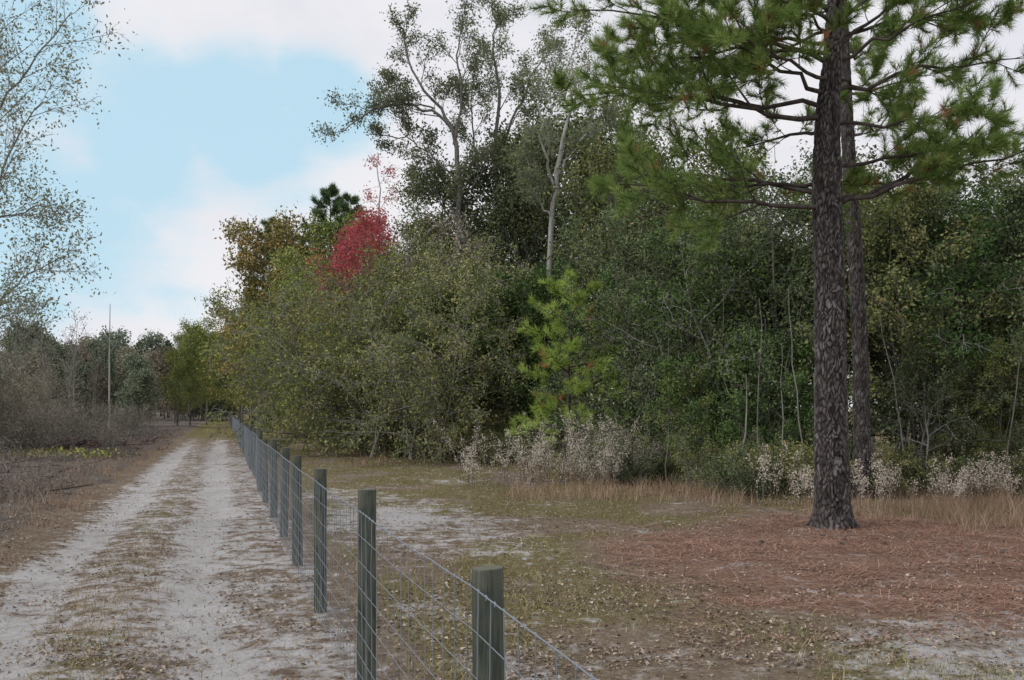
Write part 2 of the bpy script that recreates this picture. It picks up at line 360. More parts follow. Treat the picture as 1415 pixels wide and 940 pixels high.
bp=t.nodes.new('ShaderNodeBump'); bp.inputs['Strength'].default_value=.8; bp.inputs['Distance'].default_value=.015; t.links.new(n2,bp.inputs['Height']);t.links.new(bp.outputs[0],b.inputs['Normal']);t.links.new(b.outputs[0],o.inputs[0])
M_post=m
m,t,o=nt('galvanised_wire'); b=t.nodes.new('ShaderNodeBsdfPrincipled'); b.inputs['Base Color'].default_value=(.26,.29,.33,1); b.inputs['Metallic'].default_value=.5; b.inputs['Roughness'].default_value=.5
t.links.new(b.outputs[0],o.inputs[0]); M_wire=m
prng=np.random.RandomState(8)
pY=[.9,3.3,5.9,8.35,10.8,13.2]; pu=[None,679,506,443,411,392]; pz=[1.17,1.18,1.22,1.2,1.19,1.18]
pX=[.88-SL*.9]+[gx(pu[i],pY[i]) for i in range(1,6)]
y=15.6
while y<122:
    pY.append(y); pX.append(.80-.2903*y+prng.normal(0,.015)); pz.append(1.19+prng.normal(0,.025)); y+=2.44
for i,(x,y,z) in enumerate(zip(pX,pY,pz)):
    k=24; r=.052*prng.uniform(.95,1.06); nr=14
    hz=np.concatenate([[-.3],np.linspace(0,z-.006,nr-3),[z-.001,z]]); rr=np.array([r*1.04]+[r*(1.03-.04*j/nr) for j in range(nr-3)]+[r*.985,r*.95])
    a=np.arange(k)*2*np.pi/k; ph=prng.uniform(0,6)
    fl=1+.02*np.sin(2*a+ph)+.015*np.sin(5*a+ph*2)
    lean=prng.normal(0,.008,2); tilt=prng.normal(0,.05)
    V=np.stack([np.cos(a)[None]*rr[:,None]*fl[None]+lean[0]*hz[:,None],np.sin(a)[None]*rr[:,None]*fl[None]+lean[1]*hz[:,None],hz[:,None]+(hz[:,None]>z-.05)*np.cos(a)[None]*r*tilt],-1)
    n=len(hz); q=np.array([[u*k+v,u*k+(v+1)%k,(u+1)*k+(v+1)%k,(u+1)*k+v] for u in range(n-1) for v in range(k)])
    mb=MB(); mb.quads(V,q,0,None,True)
    top=V[-1]; cc=top.mean(0,keepdims=True); VV=np.concatenate([top,cc]); mb.tris(VV,[[v,(v+1)%k,k] for v in range(k)],0)
    obj('post_%d'%(i+1),mb.mesh('fence_post',[M_post]),(x,y,H(np.array([x]),np.array([y]))[0]*.5),0,1,fence)
mb=MB(); off=np.array([-.058,-.017])
PX=np.array(pX)+off[0]; PY=np.array(pY)+off[1]
hts=[.06,.17,.28,.40,.53,.67,.82,.97,1.11]
for j,h in enumerate(hts):
    pts=[];
    for i in range(len(PX)-1):
        nn=8 if i<8 else 2
        for q in range(nn):
            f=q/nn; sag=(-.010*math.sin(math.pi*f) if nn>2 else 0)+(prng.normal(0,.002) if q else 0)
            pts.append([PX[i]*(1-f)+PX[i+1]*f,PY[i]*(1-f)+PY[i+1]*f,h+sag])
    pts=np.array(pts); r=.0026 if j==len(hts)-1 else .0019
    tubes(mb,pts[None],np.full((1,len(pts)),r)*(1+np.maximum(pts[None,:,1]-8,0)/40),5)
stay=[]
for i in range(len(PX)-1):
    if pY[i]>75: break
    for q in range(16):
        f=(q+.5)/16; x=PX[i]*(1-f)+PX[i+1]*f;y=PY[i]*(1-f)+PY[i+1]*f
        sag=-.01*math.sin(math.pi*f); zz=np.array(hts)[[0,2,4,6,8]]
        stay.append(np.stack([x-.003+prng.normal(0,.003,5),y+prng.normal(0,.004,5),zz+sag],-1))
stay=np.array(stay); tubes(mb,stay,np.full(stay.shape[:2],.0019)*(1+np.maximum(stay[:,:,1]-8,0)/40),4)
bar=[]
for i in range(10):
    for q in range(24):
        f=(q+.3)/24; x=PX[i]*(1-f)+PX[i+1]*f;y=PY[i]*(1-f)+PY[i+1]*f; z=1.11-.01*math.sin(math.pi*f)
        bar.append(np.array([[x-.004,y-.010,z-.006],[x,y,z+.003],[x-.004,y+.012,z+.007]]))
bar=np.array(bar); tubes(mb,bar,np.full(bar.shape[:2],.0022),4)
obj('woven_wire',mb.mesh('woven_wire',[M_wire]),(0,0,0),0,1,fence)
# ---------------- foreground pine
m,t,o=nt('pine_bark')
pa=attr(t,'plate').outputs['Fac']; n=noise(t,11,6,.75,None,(1,1,.45)); n2=noise(t,1.6,3,.6)
c=ramp(t,pa,[(0,(.018,.016,.015)),(.3,(.06,.053,.051)),(.7,(.135,.124,.120)),(1,(.24,.225,.22))])
c=mix(t,ramp(t,n2,[(.60,(0,0,0)),(.74,(.3,.3,.3))]),c,(.13,.08,.05))
c=mix(t,.7,c,ramp(t,n,[(.32,(.35,.35,.35)),(.62,(1,1,1))]),'MULTIPLY')
b=t.nodes.new('ShaderNodeBsdfPrincipled'); b.inputs['Roughness'].default_value=.9; b.inputs['Specular IOR Level'].default_value=.2; t.links.new(c,b.inputs['Base Color'])
bp=t.nodes.new('ShaderNodeBump'); bp.inputs['Strength'].default_value=.9; bp.inputs['Distance'].default_value=.02; t.links.new(n,bp.inputs['Height']);t.links.new(bp.outputs[0],b.inputs['Normal']);t.links.new(b.outputs[0],o.inputs[0]); M_pbark=m
def plates(th,z,R,seed):
    cw=.056; chh=.12; nc=max(6,int(2*np.pi*R/cw)); a=th/(2*np.pi)*nc; b_=z/chh
    ia=np.floor(a);ib=np.floor(b_); d1=np.full(a.shape,9.);d2=np.full(a.shape,9.);id1=np.zeros(a.shape)
    for da in(-1,0,1):
        for db in(-1,0,1):
            ca=ia+da; cb=ib+db; w=np.mod(ca,nc)
            pxx=ca+_h(w,cb,seed); pyy=cb+_h(w,cb,seed+3)
            d=np.sqrt((a-pxx)**2+(b_-pyy)**2); idd=_h(w,cb,seed+7)
            nw=d<d1; d2=np.where(nw,d1,np.minimum(d2,d)); id1=np.where(nw,idd,id1); d1=np.where(nw,d,d1)
    return sst(0,.4,d2-d1),id1
def trunk_mesh(path,rads,seed,k=190,dz=.014,flare=True):
    path=np.array(path); zt=np.arange(path[0,2],path[-1,2],dz)
    cx=np.interp(zt,path[:,2],path[:,0]);cy=np.interp(zt,path[:,2],path[:,1]); 
    ker=np.ones(41)/41; cx=np.convolve(np.pad(cx,20,'edge'),ker,'valid');cy=np.convolve(np.pad(cy,20,'edge'),ker,'valid')
    rz=np.interp(zt,[a[0] for a in rads],[a[1] for a in rads])
    th=np.arange(k)*2*np.pi/k; TH,Z=np.meshgrid(th,zt); R=rz[:,None]*np.ones_like(TH)
    if flare: R=R+.11*np.exp(-np.maximum(Z,0)/.16)*(.6+.5*np.sin(3*TH+1)+.3*np.sin(5*TH+2))
    cxx=np.cos(TH);syy=np.sin(TH)
    wx=(fbm(cxx*2.5+syy*1.7+20,Z*5,3,4)-.5)*.75; wz=(fbm(cxx*3+40,Z*4+syy*3,3,6)-.5)*.35
    pl,idd=plates(np.mod(TH+wx,2*np.pi),Z+wz,.23,seed)
    rough=fbm(cxx*6+60,Z*22+syy*6,3,8)
    R=R+(pl*(.008+.018*idd)-.012)*np.clip(rz[:,None]/.2,.4,1)+(rough-.5)*.018
    V=np.stack([cx[:,None]+R*np.cos(TH),cy[:,None]+R*np.sin(TH),Z],-1)
    n=len(zt); ii=np.arange(n-1)[:,None]*k+np.arange(k)[None]; jj=np.arange(n-1)[:,None]*k+(np.arange(k)[None]+1)%k
    mb=MB(); mb.quads(V,np.stack([ii,jj,jj+k,ii+k],-1).reshape(-1,4),0,None,True)
    me=mb.mesh('pine_trunk',[M_pbark]); at=me.attributes.new('plate','FLOAT','POINT'); at.data.foreach_set('value',np.clip(pl*(.3+.55*idd)+(rough-.4)*.6,0,1).astype(np.float32).ravel()); return me
PYd=14.2; pb=np.array([gx(1152,PYd),PYd,0.])
def lz(u,v,Y=PYd): return px(u,v,Y)-pb
tp=[(-.01,0,-.2),tuple(lz(1148,560)),tuple(lz(1147,420)),tuple(lz(1143,300)),tuple(lz(1143,160)),tuple(lz(1153,60)),tuple(lz(1158,-60)),(.1,0.1,11),(0.15,.1,14.5)]
tr=[(-.2,.27),(.3,.25),(1.5,.222),(3.5,.207),(5.2,.195),(5.9,.165),(6.6,.135),(8.5,.11),(11,.08),(14.5,.03)]
pine=obj('pine_tree',None,tuple(pb))
obj('trunk',trunk_mesh(tp,tr,5),(0,0,0),0,1,pine)
PP=[dict(k=5),dict(c=11,t0=.28,L=.40,a=.85,flat=.45,n=5,w=.14,trop=.05,rk=.012,k=4,shape=lambda t:1.05-.6*t),
    dict(c=7,t0=.3,L=.40,a=.75,flat=.8,n=3,w=.16,trop=.10,rk=.011,k=3,shape=lambda t:1.0-.35*t)]
T=Tree(11,PP,.005)
def tat(z):
    a=np.array(tp); return np.array([np.interp(z,a[:,2],a[:,0]),np.interp(z,a[:,2],a[:,1]),z])
def limb(v0,mid,end,dy,r=.045):
    z0=CH+(HV-v0)/F*PYd; p0=tat(z0); e=lz(*end); e[1]+=dy; mm=lz(*mid); mm[1]+=dy*.55
    Ld=np.linalg.norm(e-p0); mm=mm*.5+(p0+e)*.25
    tt=np.linspace(0,1,9)[:,None]; c1=2*mm-.5*(p0+e)
    pts=(1-tt)**2*p0+2*tt*(1-tt)*c1+tt**2*e; pts[1:-1]+=T.rng.normal(0,.014*Ld,(7,3))
    L=np.linalg.norm(np.diff(pts,axis=0),axis=1).sum(); T.path(pts,L,r*.82,0,.2)
for a in [ (285,(1010,290),(850,268),-.6,.05),(270,(1020,235),(870,215),.8,.045),(160,(1000,165),(835,120),-.5,.055),(150,(1010,120),(800,105),.9,.05),
           (130,(1040,95),(900,60),-1.0,.045),(90,(1030,40),(790,25),-.3,.05),(60,(1040,30),(880,15),1.3,.045),
           (250,(1040,250),(940,235),.9,.04),(75,(1050,60),(850,75),.3,.04),(35,(1050,0),(930,0),-.9,.04),(110,(1060,110),(960,100),-1.6,.04),
           (290,(1250,250),(1405,215),-.5,.055),(280,(1260,245),(1400,150),.9,.05),(175,(1230,190),(1330,170),-.9,.04),(230,(1260,215),(1380,190),.4,.04),
           (60,(1220,20),(1300,-60),.6,.045),(30,(1240,-40),(1420,-60),-.5,.045),(100,(1210,105),(1300,110),1.2,.03),(90,(1240,40),(1360,20),-.7,.04),(130,(1260,90),(1430,70),.3,.045),(50,(1250,10),(1440,-10),.9,.04),
           (70,(1100,50),(1040,60),-1.5,.035),(180,(1110,160),(1060,150),2.2,.04),(240,(1180,230),(1230,220),2.2,.035),
           (20,(1000,-30),(830,-60),-.5,.045),(0,(1010,-70),(880,-120),.7,.04),(-20,(1230,-60),(1330,-110),.9,.04),(40,(1090,40),(1040,40),2.0,.035),(10,(1100,10),(1040,10),-1.8,.035)]:
    limb(*a)
zz=8.2
while zz<14.3:
    az=T.rng.uniform(0,6.28); L=2.9*(1-(zz-8)/7.5)+.5; p0=tat(zz)
    e=p0+np.array([math.cos(az)*L,math.sin(az)*L,.35*L]); tt=np.linspace(0,1,7)[:,None]; pts=p0*(1-tt)+e*tt; pts[1:-1]+=T.rng.normal(0,.05,(5,3)); T.path(pts,L,.035,0,.2); zz+=.5
mb=MB(); T.bark(mb); P_,D_=T.twigs(); 
cn=fbm(P_[:,0]*1.1+P_[:,1]*.6+9,P_[:,2]*1.5,2,15)
k=T.rng.uniform(0,1,len(P_))<.42+.58*sst(.33,.53,cn); needles(mb,P_[k],D_[k],T.rng,38,.165,.008,1,.025)
print('pine tufts',k.sum())
obj('limbs_and_needles',mb.mesh('pine_limbs',[M_bd,M_pine]),(0,0,0),0,1,pine)
Y2=19.; p2=np.array([gx(1192,Y2),Y2,0.]); l2=lambda u,v:px(u,v,Y2)-p2
pine2=obj('pine_tree',None,tuple(p2))
tp2=[(0,0,-.2),tuple(l2(1190,500)),tuple(l2(1182,350)),tuple(l2(1172,200)),tuple(l2(1166,60)),tuple(l2(1160,-100)),(-.5,0,15)]
obj('trunk',trunk_mesh(tp2,[(-.2,.17),(2,.15),(7,.12),(15,.04)],9,80,.03),(0,0,0),0,1,pine2)
T=Tree(12,PP,.005)
zz=6.9
while zz<14.8:
    a=np.array(tp2);p0=np.array([np.interp(zz,a[:,2],a[:,0]),0,zz]); az=T.rng.uniform(0,6.28); L=2.6*(1-(zz-6)/10)+.3
    e=p0+np.array([math.cos(az)*L,math.sin(az)*L,.3*L]); tt=np.linspace(0,1,7)[:,None]; pts=p0*(1-tt)+e*tt; pts[1:-1]+=T.rng.normal(0,.05,(5,3)); T.path(pts,L,.03,0,.2); zz+=.8
mb=MB(); T.bark(mb); P_,D_=T.twigs(); k=T.rng.uniform(0,1,len(P_))<.4; needles(mb,P_[k],D_[k],T.rng,24,.2,.011,1,.02)
obj('limbs_and_needles',mb.mesh('pine_limbs_b',[M_bd,M_pine]),(0,0,0),0,1,pine2)
# ---------------- generic trees
def gen(name,seed,P,stems,per,spread,size,mats,droop=0,asp=.5,rmin=.005):
    T=Tree(seed,P,rmin)
    for (off,d,L,r) in stems: T.grow(np.array([off[0],off[1],-.1]),norm(np.array(d,float)),L,r,0)
    mb=MB(); T.bark(mb); 
    if per>0:
        Pn,c=T.leafpts(per,spread); leaves(mb,Pn,T.rng,size,1,asp,droop,c)
    return mb.mesh(name,mats)
def recolor(me,mats):
    m2=me.copy()
    for i,m in enumerate(mats): m2.materials[i]=m
    return m2
def pinegen(name,seed,Hh,crown0,R,mats,per=26,ln=.35,wd=.03,keep=1.,nb=34,brown=.01,pw=.8):
    T=Tree(seed,[dict(k=4),dict(c=8,t0=.3,L=.38,a=.8,flat=.6,n=3,w=.15,trop=.08,k=3)],.01); mb=MB()
    z=np.linspace(-.1,Hh,12); pts=np.stack([np.cumsum(T.rng.normal(0,.05,12)),np.cumsum(T.rng.normal(0,.05,12)),z],-1)
    tubes(mb,pts[None],np.linspace(Hh*.014,.02,12)[None],8)
    for i in range(nb):
        f=(i+T.rng.uniform(0,1))/nb; zz=Hh*(crown0+(1-crown0)*f)
        L=R*(1-f)**pw*T.rng.uniform(.5,1.2)+.25; az=i*2.4+T.rng.uniform(-.4,.4)
        p0=np.array([np.interp(zz,z,pts[:,0]),np.interp(zz,z,pts[:,1]),zz]); e=p0+np.array([math.cos(az)*L,math.sin(az)*L,L*(.05+.5*f)])
        tt=np.linspace(0,1,6)[:,None]; q=p0*(1-tt)+e*tt; q[1:-1]+=T.rng.normal(0,.05*L/2,(4,3)); T.path(q,L,.012*L+.01,0,.3)
    T.bark(mb); a,b_=T.twigs(); k=T.rng.uniform(0,1,len(a))<keep; needles(mb,a[k],b_[k],T.rng,per,ln,wd,1,brown)
    return mb.mesh(name,mats)
bush=[dict(k=5,n=7,w=.10,trop=.06,tip=.2),
      dict(c=12,t0=.10,L=.42,a=.95,n=5,w=.16,trop=.02,k=4,shape=lambda t:1.15-.75*t),
      dict(c=8,t0=.2,L=.45,a=.85,n=3,w=.2,k=3),
      dict(c=5,t0=.25,L=.5,a=.8,n=2,w=.2,trop=-.03,k=3,rk=.01)]
bush2=[bush[0],dict(bush[1],t0=.28)]+bush[2:]
def stems(seed,n,H_,sp,r=.05,lean=.22):
    g_=np.random.RandomState(seed); return [((g_.normal(0,sp),g_.normal(0,sp)),(g_.normal(0,lean),g_.normal(0,lean),1),H_*g_.uniform(.7,1.05),r*g_.uniform(.7,1.1)) for _ in range(n)]
ever=[gen('evergreen_%d'%i,20+i,bush2 if i else bush,stems(30+i,4,7.0,.5,.05),6,[.10,.12,.09][i],[.085,.10,.08][i],[M_bp if i==1 else M_bg,M_ever],.2,[.5,.4,.6][i]) for i in range(3)]
deep=[gen('holly_%d'%i,40+i,bush2 if i else bush,stems(50+i,4,6.0,.4,.05),6,.10,.10,[M_bg,M_deep],.1) for i in range(2)]
twig=[dict(k=5,n=7,w=.12,trop=.02,tip=.2),
      dict(c=12,t0=.12,L=.5,a=.8,n=6,w=.14,trop=-.05,k=4,shape=lambda t:1.15-.6*t,rk=.014),
      dict(c=8,t0=.2,L=.5,a=.7,n=5,w=.16,trop=-.10,k=3,rk=.012),
      dict(c=5,t0=.2,L=.5,a=.6,n=3,w=.15,trop=-.14,k=3,rk=.01)]
olive=[gen('olive_%d'%i,60+i,twig,stems(70+i,5,6.5,.5,.06,.3),3,.13,.10,[M_bt,M_olive],.5,rmin=.009) for i in range(3)]
yelg=[recolor(olive[0],[M_bt,M_yel]),recolor(ever[0],[M_bg,M_yel]),recolor(ever[1],[M_bp,M_deep]),recolor(ever[2],[M_bg,M_olive])]
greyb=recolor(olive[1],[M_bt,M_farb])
under=[dict(k=4,n=5,w=.15,trop=.05,tip=.3),dict(c=9,t0=.05,L=.5,a=.9,n=4,w=.2,k=3),dict(c=6,t0=.15,L=.5,a=.8,n=3,w=.2,k=3)]
und=[gen('undergrowth_%d'%i,80+i,under,stems(90+i,6,1.3,.3,.012,.35),4,.05,.05,[M_bg,M_ever if i else M_olive],.1,rmin=.003) for i in range(2)]
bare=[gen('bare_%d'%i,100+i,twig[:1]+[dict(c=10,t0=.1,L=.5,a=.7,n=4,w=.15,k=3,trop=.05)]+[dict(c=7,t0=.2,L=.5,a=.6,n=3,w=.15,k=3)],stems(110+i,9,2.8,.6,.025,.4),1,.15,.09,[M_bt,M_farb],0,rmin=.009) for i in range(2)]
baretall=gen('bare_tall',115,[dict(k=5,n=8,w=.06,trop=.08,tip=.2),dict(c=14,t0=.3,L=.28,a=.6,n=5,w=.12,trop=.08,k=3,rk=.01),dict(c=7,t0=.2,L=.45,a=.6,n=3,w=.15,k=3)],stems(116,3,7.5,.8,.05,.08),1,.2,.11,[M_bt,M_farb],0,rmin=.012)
decid=[dict(k=6,n=9,w=.07,trop=.06,tip=.2),
       dict(c=15,t0=.3,L=.36,a=.75,n=6,w=.13,trop=.06,k=4,shape=lambda t:1.2-.7*t),
       dict(c=8,t0=.2,L=.45,a=.75,n=4,w=.16,trop=.02,k=3),
       dict(c=5,t0=.2,L=.5,a=.7,n=2,w=.2,k=3)]
low=[dict(decid[0])]+[dict(decid[1],t0=.1,c=18)]+decid[2:]
aut=[gen('autumn_%d'%i,120+i,low,[((0,0),(0.05,0,1),11,.14)],8,.25,.17,[M_bg,M_aut if i==0 else M_yel],.3,.6,.01) for i in range(2)]
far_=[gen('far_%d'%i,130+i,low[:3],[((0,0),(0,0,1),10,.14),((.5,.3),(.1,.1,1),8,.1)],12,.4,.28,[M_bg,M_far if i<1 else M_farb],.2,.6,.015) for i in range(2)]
back=[gen('canopy_%d'%i,140+i,decid,[((0,0),(0,0,1),12,.16)],7,.25,.16,[M_bg,[M_ever,M_olive,M_sparse][i]],.2,.55,.01) for i in range(3)]
red=gen('red_maple',150,decid,[((0,0),(0,0,1),12,.12)],5,.24,.16,[M_bg,M_red],.2,.6,.01)
pfar=[pinegen('pine_far_%d'%i,160+i,16,.42,3.6,[M_bd,M_pined],24,.42,.04,1,44) for i in range(2)]
sap=pinegen('sapling',170,5.6,.14,1.95,[M_bd,M_sap],42,.24,.015,.62,32,.06,.5)
W=np.random.RandomState(77)
def put(name,me,u,Y,s=1.,sz=None,parent=None):
    s_=s if sz is None else (s,s,sz)
    return obj(name,me,(gx(u,Y),Y,-.02),W.uniform(0,6.28),s_,parent)
for u,Y,s,me in [(925,24,.95,0),(985,22.8,.92,1),(1055,22,.95,3),(1110,22.5,1.0,2),(1165,21.9,.95,0),(1235,21.2,.95,4),(1300,21.7,1.0,3),(1365,21,.95,0),(1440,21,1.0,2),(1530,21,1.,1)]:
    put('evergreen_tree',[ever[0],ever[1],ever[2],yelg[2],yelg[3]][me],u,Y,s)
for u,Y,s,me in [(1260,20.2,.5,0),(1380,19.8,.45,1),(1090,20.8,.42,2),(960,22,.4,1),(1440,19,.5,0),(1010,21.5,.6,2)]:
    put('evergreen_shrub',[ever[W.randint(3)],yelg[1],deep[0]][me],u,Y,s)
for u,Y,s in [(665,34,1.0),(705,32.5,1.1),(745,33,1.),(810,32,1.1),(865,29.5,1.0),(710,36,1.3)]:
    put('holly_tree',deep[W.randint(2)],u,Y,s)
for j,(u,Y,s) in enumerate([(640,33,.9),(600,33.5,1.0),(555,34,1.1),(515,37,1.05),(580,38.5,1.25),(640,39,1.2),(480,43,1.0),(545,44,1.3),(450,52,1.2),(460,60,1.3),(840,29.5,.75)]):
    put('twiggy_shrub',[olive[0],olive[1],olive[2],yelg[0],olive[1],greyb][j%6],u,Y,s)
for u,Y,s,i in [(440,66,1.0,1),(415,78,1.0,0),(385,86,1.0,1),(366,84,.9,0),(400,86,1.3,1),(352,108,1.1,0),(334,124,1.0,1),(425,72,1.35,0),(478,58,1.1,1),(352,95,.75,1)]:
    put('autumn_tree',aut[i],u,Y,s)
for u,Y,s in [(372,88,1.15),(455,72,1.10),(418,84,1.0),(350,108,.95),(390,92,1.15)]:
    put('pine_tree',pfar[W.randint(2)],u,Y,s)
put('red_maple_tree',red,492,47,.84); put('red_maple_tree',red,505,52,.85)
put('pine_sapling',sap,783,24.9,.86)
for u,Y,s,i in [(575,46,.78,1),(615,47,.92,2),(660,45,1.0,0),(715,46,1.12,2),(735,42,1.0,0),(775,44,1.1,1),(820,40,1.05,0),(860,42,1.12,2),(905,38,.95,0),(970,40,.95,1)]:
    put('canopy_tree',back[i],u,Y,s)
fm=obj('forest',None)
for i in range(24):
    y=W.uniform(25,44); xmin=(10.5 if y<30 else 8)-SL*y; x=xmin+W.uniform(2,24)
    if y<31 and x<4: y+=8
    k=W.randint(6); me=[back[0],back[0],back[1],ever[0],deep[1],yelg[1]][k]
    obj('tree_%d'%i,me,(x,y,-.05),W.uniform(0,6.28),W.uniform(.62,.82)*(1+max(0,y-32)*.008)*(1.35 if k>2 else 1),fm)
for i in range(20):
    y=W.uniform(60,150); x=7-SL*y+W.uniform(0,22)
    obj('tree_far_%d'%i,[back[0],back[1],aut[1],pfar[0]][W.randint(4)],(x,y,0),W.uniform(0,6.28),W.uniform(.8,1.05),fm)
for i in range(16):
    y=W.uniform(138,165); x=gx(258+i*11+W.uniform(-5,5),y)
    obj('tree_end_%d'%i,ever[0],(x,y,-.3),W.uniform(0,6.28),W.uniform(1.2,1.8),fm)
ug=obj('undergrowth',None)
for i in range(55):
    x=W.uniform(1,14); y=W.uniform(19,21.5)+(x<4)*W.uniform(2,5)
    obj('plant_%d'%i,und[W.randint(2)],(x,y,0),W.uniform(0,6.28),W.uniform(.4,.95),ug)
for i in range(40):
    y=W.uniform(30,80); x=W.uniform(4.8,6.5)-SL*y+(y<34)*3
    obj('plant_b_%d'%i,und[W.randint(2)],(x,y,0),W.uniform(0,6.28),W.uniform(.6,1.6),ug)
mb=MB(); ps=[]; ns=70
for i in range(ns):
    x=W.uniform(2.5,13);y=W.uniform(18.9,22.5)+(x<4)*3; l=W.normal(0,.09,2); n=9; tt=np.linspace(0,1,n); hh=W.uniform(2,4.6)
    ps.append(np.stack([x+l[0]*hh*tt+np.cumsum(W.normal(0,.03,n)),y+l[1]*hh*tt+np.cumsum(W.normal(0,.03,n)),hh*tt-.05],-1))
ps=np.array(ps); tubes(mb,ps,np.linspace(1,.3,9)[None]*W.uniform(.010,.03,ns)[:,None],6)
obj('sapling_stems',mb.mesh('sapling_stems',[M_bt]))
# ---------------- tall sparse trees
SP=[dict(k=7),dict(c=9,t0=.15,L=.42,a=.7,n=6,w=.14,trop=.05,k=4,rk=.013,shape=lambda t:1.1-.5*t),
    dict(c=8,t0=.25,L=.45,a=.7,n=4,w=.16,trop=.03,k=3,rk=.012),dict(c=5,t0=.2,L=.5,a=.7,n=3,w=.2,k=3,rk=.012)]
def tall(name,seed,Y,base,paths,per,size,mats,spread=.14,P=SP,rmin=.008,asp=.5):
    bp_=np.array([gx(base,Y),Y,0.]); T=Tree(seed,P,rmin)
    mb=MB()
    for pts,r0,r1,dy,sub in paths:
        q=np.array([px(u,v,Y)-bp_ for u,v in pts]); q[:,1]+=np.linspace(0,dy,len(q))
        tt=np.linspace(0,len(q)-1,13); q=np.stack([np.interp(tt,np.arange(len(q)),q[:,i]) for i in range(3)],-1)
        q[1:-1]=(q[:-2]+2*q[1:-1]+q[2:])/4; q[1:-1]+=T.rng.normal(0,.05 if Y>20 else .02,(11,3))
        if sub:
            L=np.linalg.norm(np.diff(q,axis=0),axis=1).sum(); T.path(q,L*sub,r0,0,r1/r0)
        else: tubes(mb,q[None],np.linspace(r0,r1,13)[None],8)
    T.bark(mb); P_,c=T.leafpts(per,spread)
    leaves(mb,P_,T.rng,size,1,asp,.3,c); print(name,len(P_))
    return obj(name,mb.mesh(name,mats),tuple(bp_))
tall('tall_oak_tree',201,42,655,[([(655,618),(645,480),(633,370),(636,250),(626,180)],.15,.10,0,0),
   ([(626,182),(610,160),(570,148),(520,150),(475,188)],.08,.02,-.5,.85),([(626,182),(612,150),(575,110),(555,60),(560,22)],.08,.02,.6,.8),
   ([(627,200),(640,140),(632,80),(640,25)],.07,.02,-.4,.8),([(636,260),(600,215),(560,185),(510,180)],.045,.02,.6,.7),([(600,150),(560,140),(530,110)],.04,.02,0,.9),([(634,300),(600,270),(575,250)],.04,.015,-.3,1.1),([(634,280),(665,240),(680,200)],.04,.015,.3,1.1)],2,.115,[M_bg,M_sparse])
tall('tall_oak_tree',202,44,692,[([(700,618),(695,450),(690,300),(684,200)],.15,.10,0,0),
   ([(684,202),(690,120),(680,60),(690,22)],.09,.02,0,.75),([(686,220),(715,150),(740,90),(765,45)],.07,.02,.5,.7),([(688,280),(660,220),(650,160),(655,110)],.05,.02,-.6,.7),([(688,300),(730,240),(760,190)],.05,.02,.5,.8)],3,.12,[M_bg,M_sparse])
tall('pale_trunk_tree',203,34,762,[([(765,630),(760,480),(757,330),(768,260),(778,190)],.11,.07,0,0),
   ([(778,192),(795,140),(790,80),(800,30)],.06,.015,0,.7),([(768,262),(750,200),(745,140),(760,90)],.05,.015,.4,.7),([(762,300),(735,262),(722,210)],.045,.015,-.3,.8),([(770,240),(805,190),(835,150)],.045,.015,0,.8)],2,.09,[M_bp,M_sparse])
tall('bare_maple_tree',204,50,530,[([(535,600),(530,430),(525,300),(520,225)],.1,.02,0,.35)],1,.12,[M_bp,M_red])
SL2=[dict(k=5),dict(c=13,t0=.12,L=.45,a=.6,n=6,w=.10,trop=.03,k=4,rk=.008,shape=lambda t:1.1-.5*t),
     dict(c=8,t0=.15,L=.42,a=.6,n=5,w=.12,trop=-.01,k=3,rk=.006),dict(c=4,t0=.2,L=.45,a=.6,n=3,w=.15,k=3,trop=-.05,rk=.005)]
M_bch=leafmat('leaf_birch',[(0,(.13,.16,.10)),(.6,(.23,.25,.16)),(1,(.36,.35,.25))],.4)
tall('sparse_birch_tree',210,13,-75,[([(-75,690),(-70,500),(-60,300),(-50,100),(-40,-100)],.09,.02,0,.62),([(-70,560),(-20,430),(20,380),(70,350)],.02,.006,.3,.8),
   ([(-66,420),(-10,280),(30,200),(75,150)],.022,.006,-.3,.8),([(-60,300),(-10,150),(40,60),(80,0)],.022,.006,.4,.8),([(-70,600),(-30,500),(10,450),(50,430)],.02,.006,-.4,.8),([(-60,250),(-30,80),(0,-50),(20,-120)],.02,.006,-.4,.8),
   ([(-66,380),(-20,310),(30,290),(70,280)],.02,.006,.1,.9)],1,.05,[M_bt,M_bch],.12,SL2,.0022)
# ---------------- left side vegetation
for u,Y,s in [(-20,36,.8),(35,44,.75),(-60,32,.9)]:
    put('twiggy_shrub',greyb,u,Y,s*.62)
for u,Y,s in [(10,38,1),(60,46,1.1),(95,58,1.2),(-30,34,1.),(130,70,1.1),(30,60,1.3)]:
    put('bare_tree',baretall,u,Y,s*.75)
lb=obj('shrub_thicket',None)
for i in range(60):
    y=W.uniform(34,100); x=-W.uniform(4.2,26)*(1+.4*(y>60))-SL*y
    obj('shrub_%d'%i,bare[W.randint(2)],(x,y,0),W.uniform(0,6.28),W.uniform(.3,.65)*(1+y/180),lb)
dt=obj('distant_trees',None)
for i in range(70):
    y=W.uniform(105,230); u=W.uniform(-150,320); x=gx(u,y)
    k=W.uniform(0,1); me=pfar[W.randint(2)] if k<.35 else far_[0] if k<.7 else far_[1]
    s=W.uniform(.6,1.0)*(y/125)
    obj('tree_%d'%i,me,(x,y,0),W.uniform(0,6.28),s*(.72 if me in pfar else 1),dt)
for u,Y,s in [(262,95,.85),(285,105,.85),(245,92,.62)]:
    put('cypress_tree',aut[1],u,Y,s)
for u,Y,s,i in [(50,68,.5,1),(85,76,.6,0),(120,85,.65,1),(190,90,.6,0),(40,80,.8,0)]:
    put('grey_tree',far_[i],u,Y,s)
Y=55; q=np.array([px(151,588,Y),px(151,500,Y),px(152,420,Y)]); b0=np.array([q[0,0],Y,0]); q=q-b0; q[0,2]=-.1
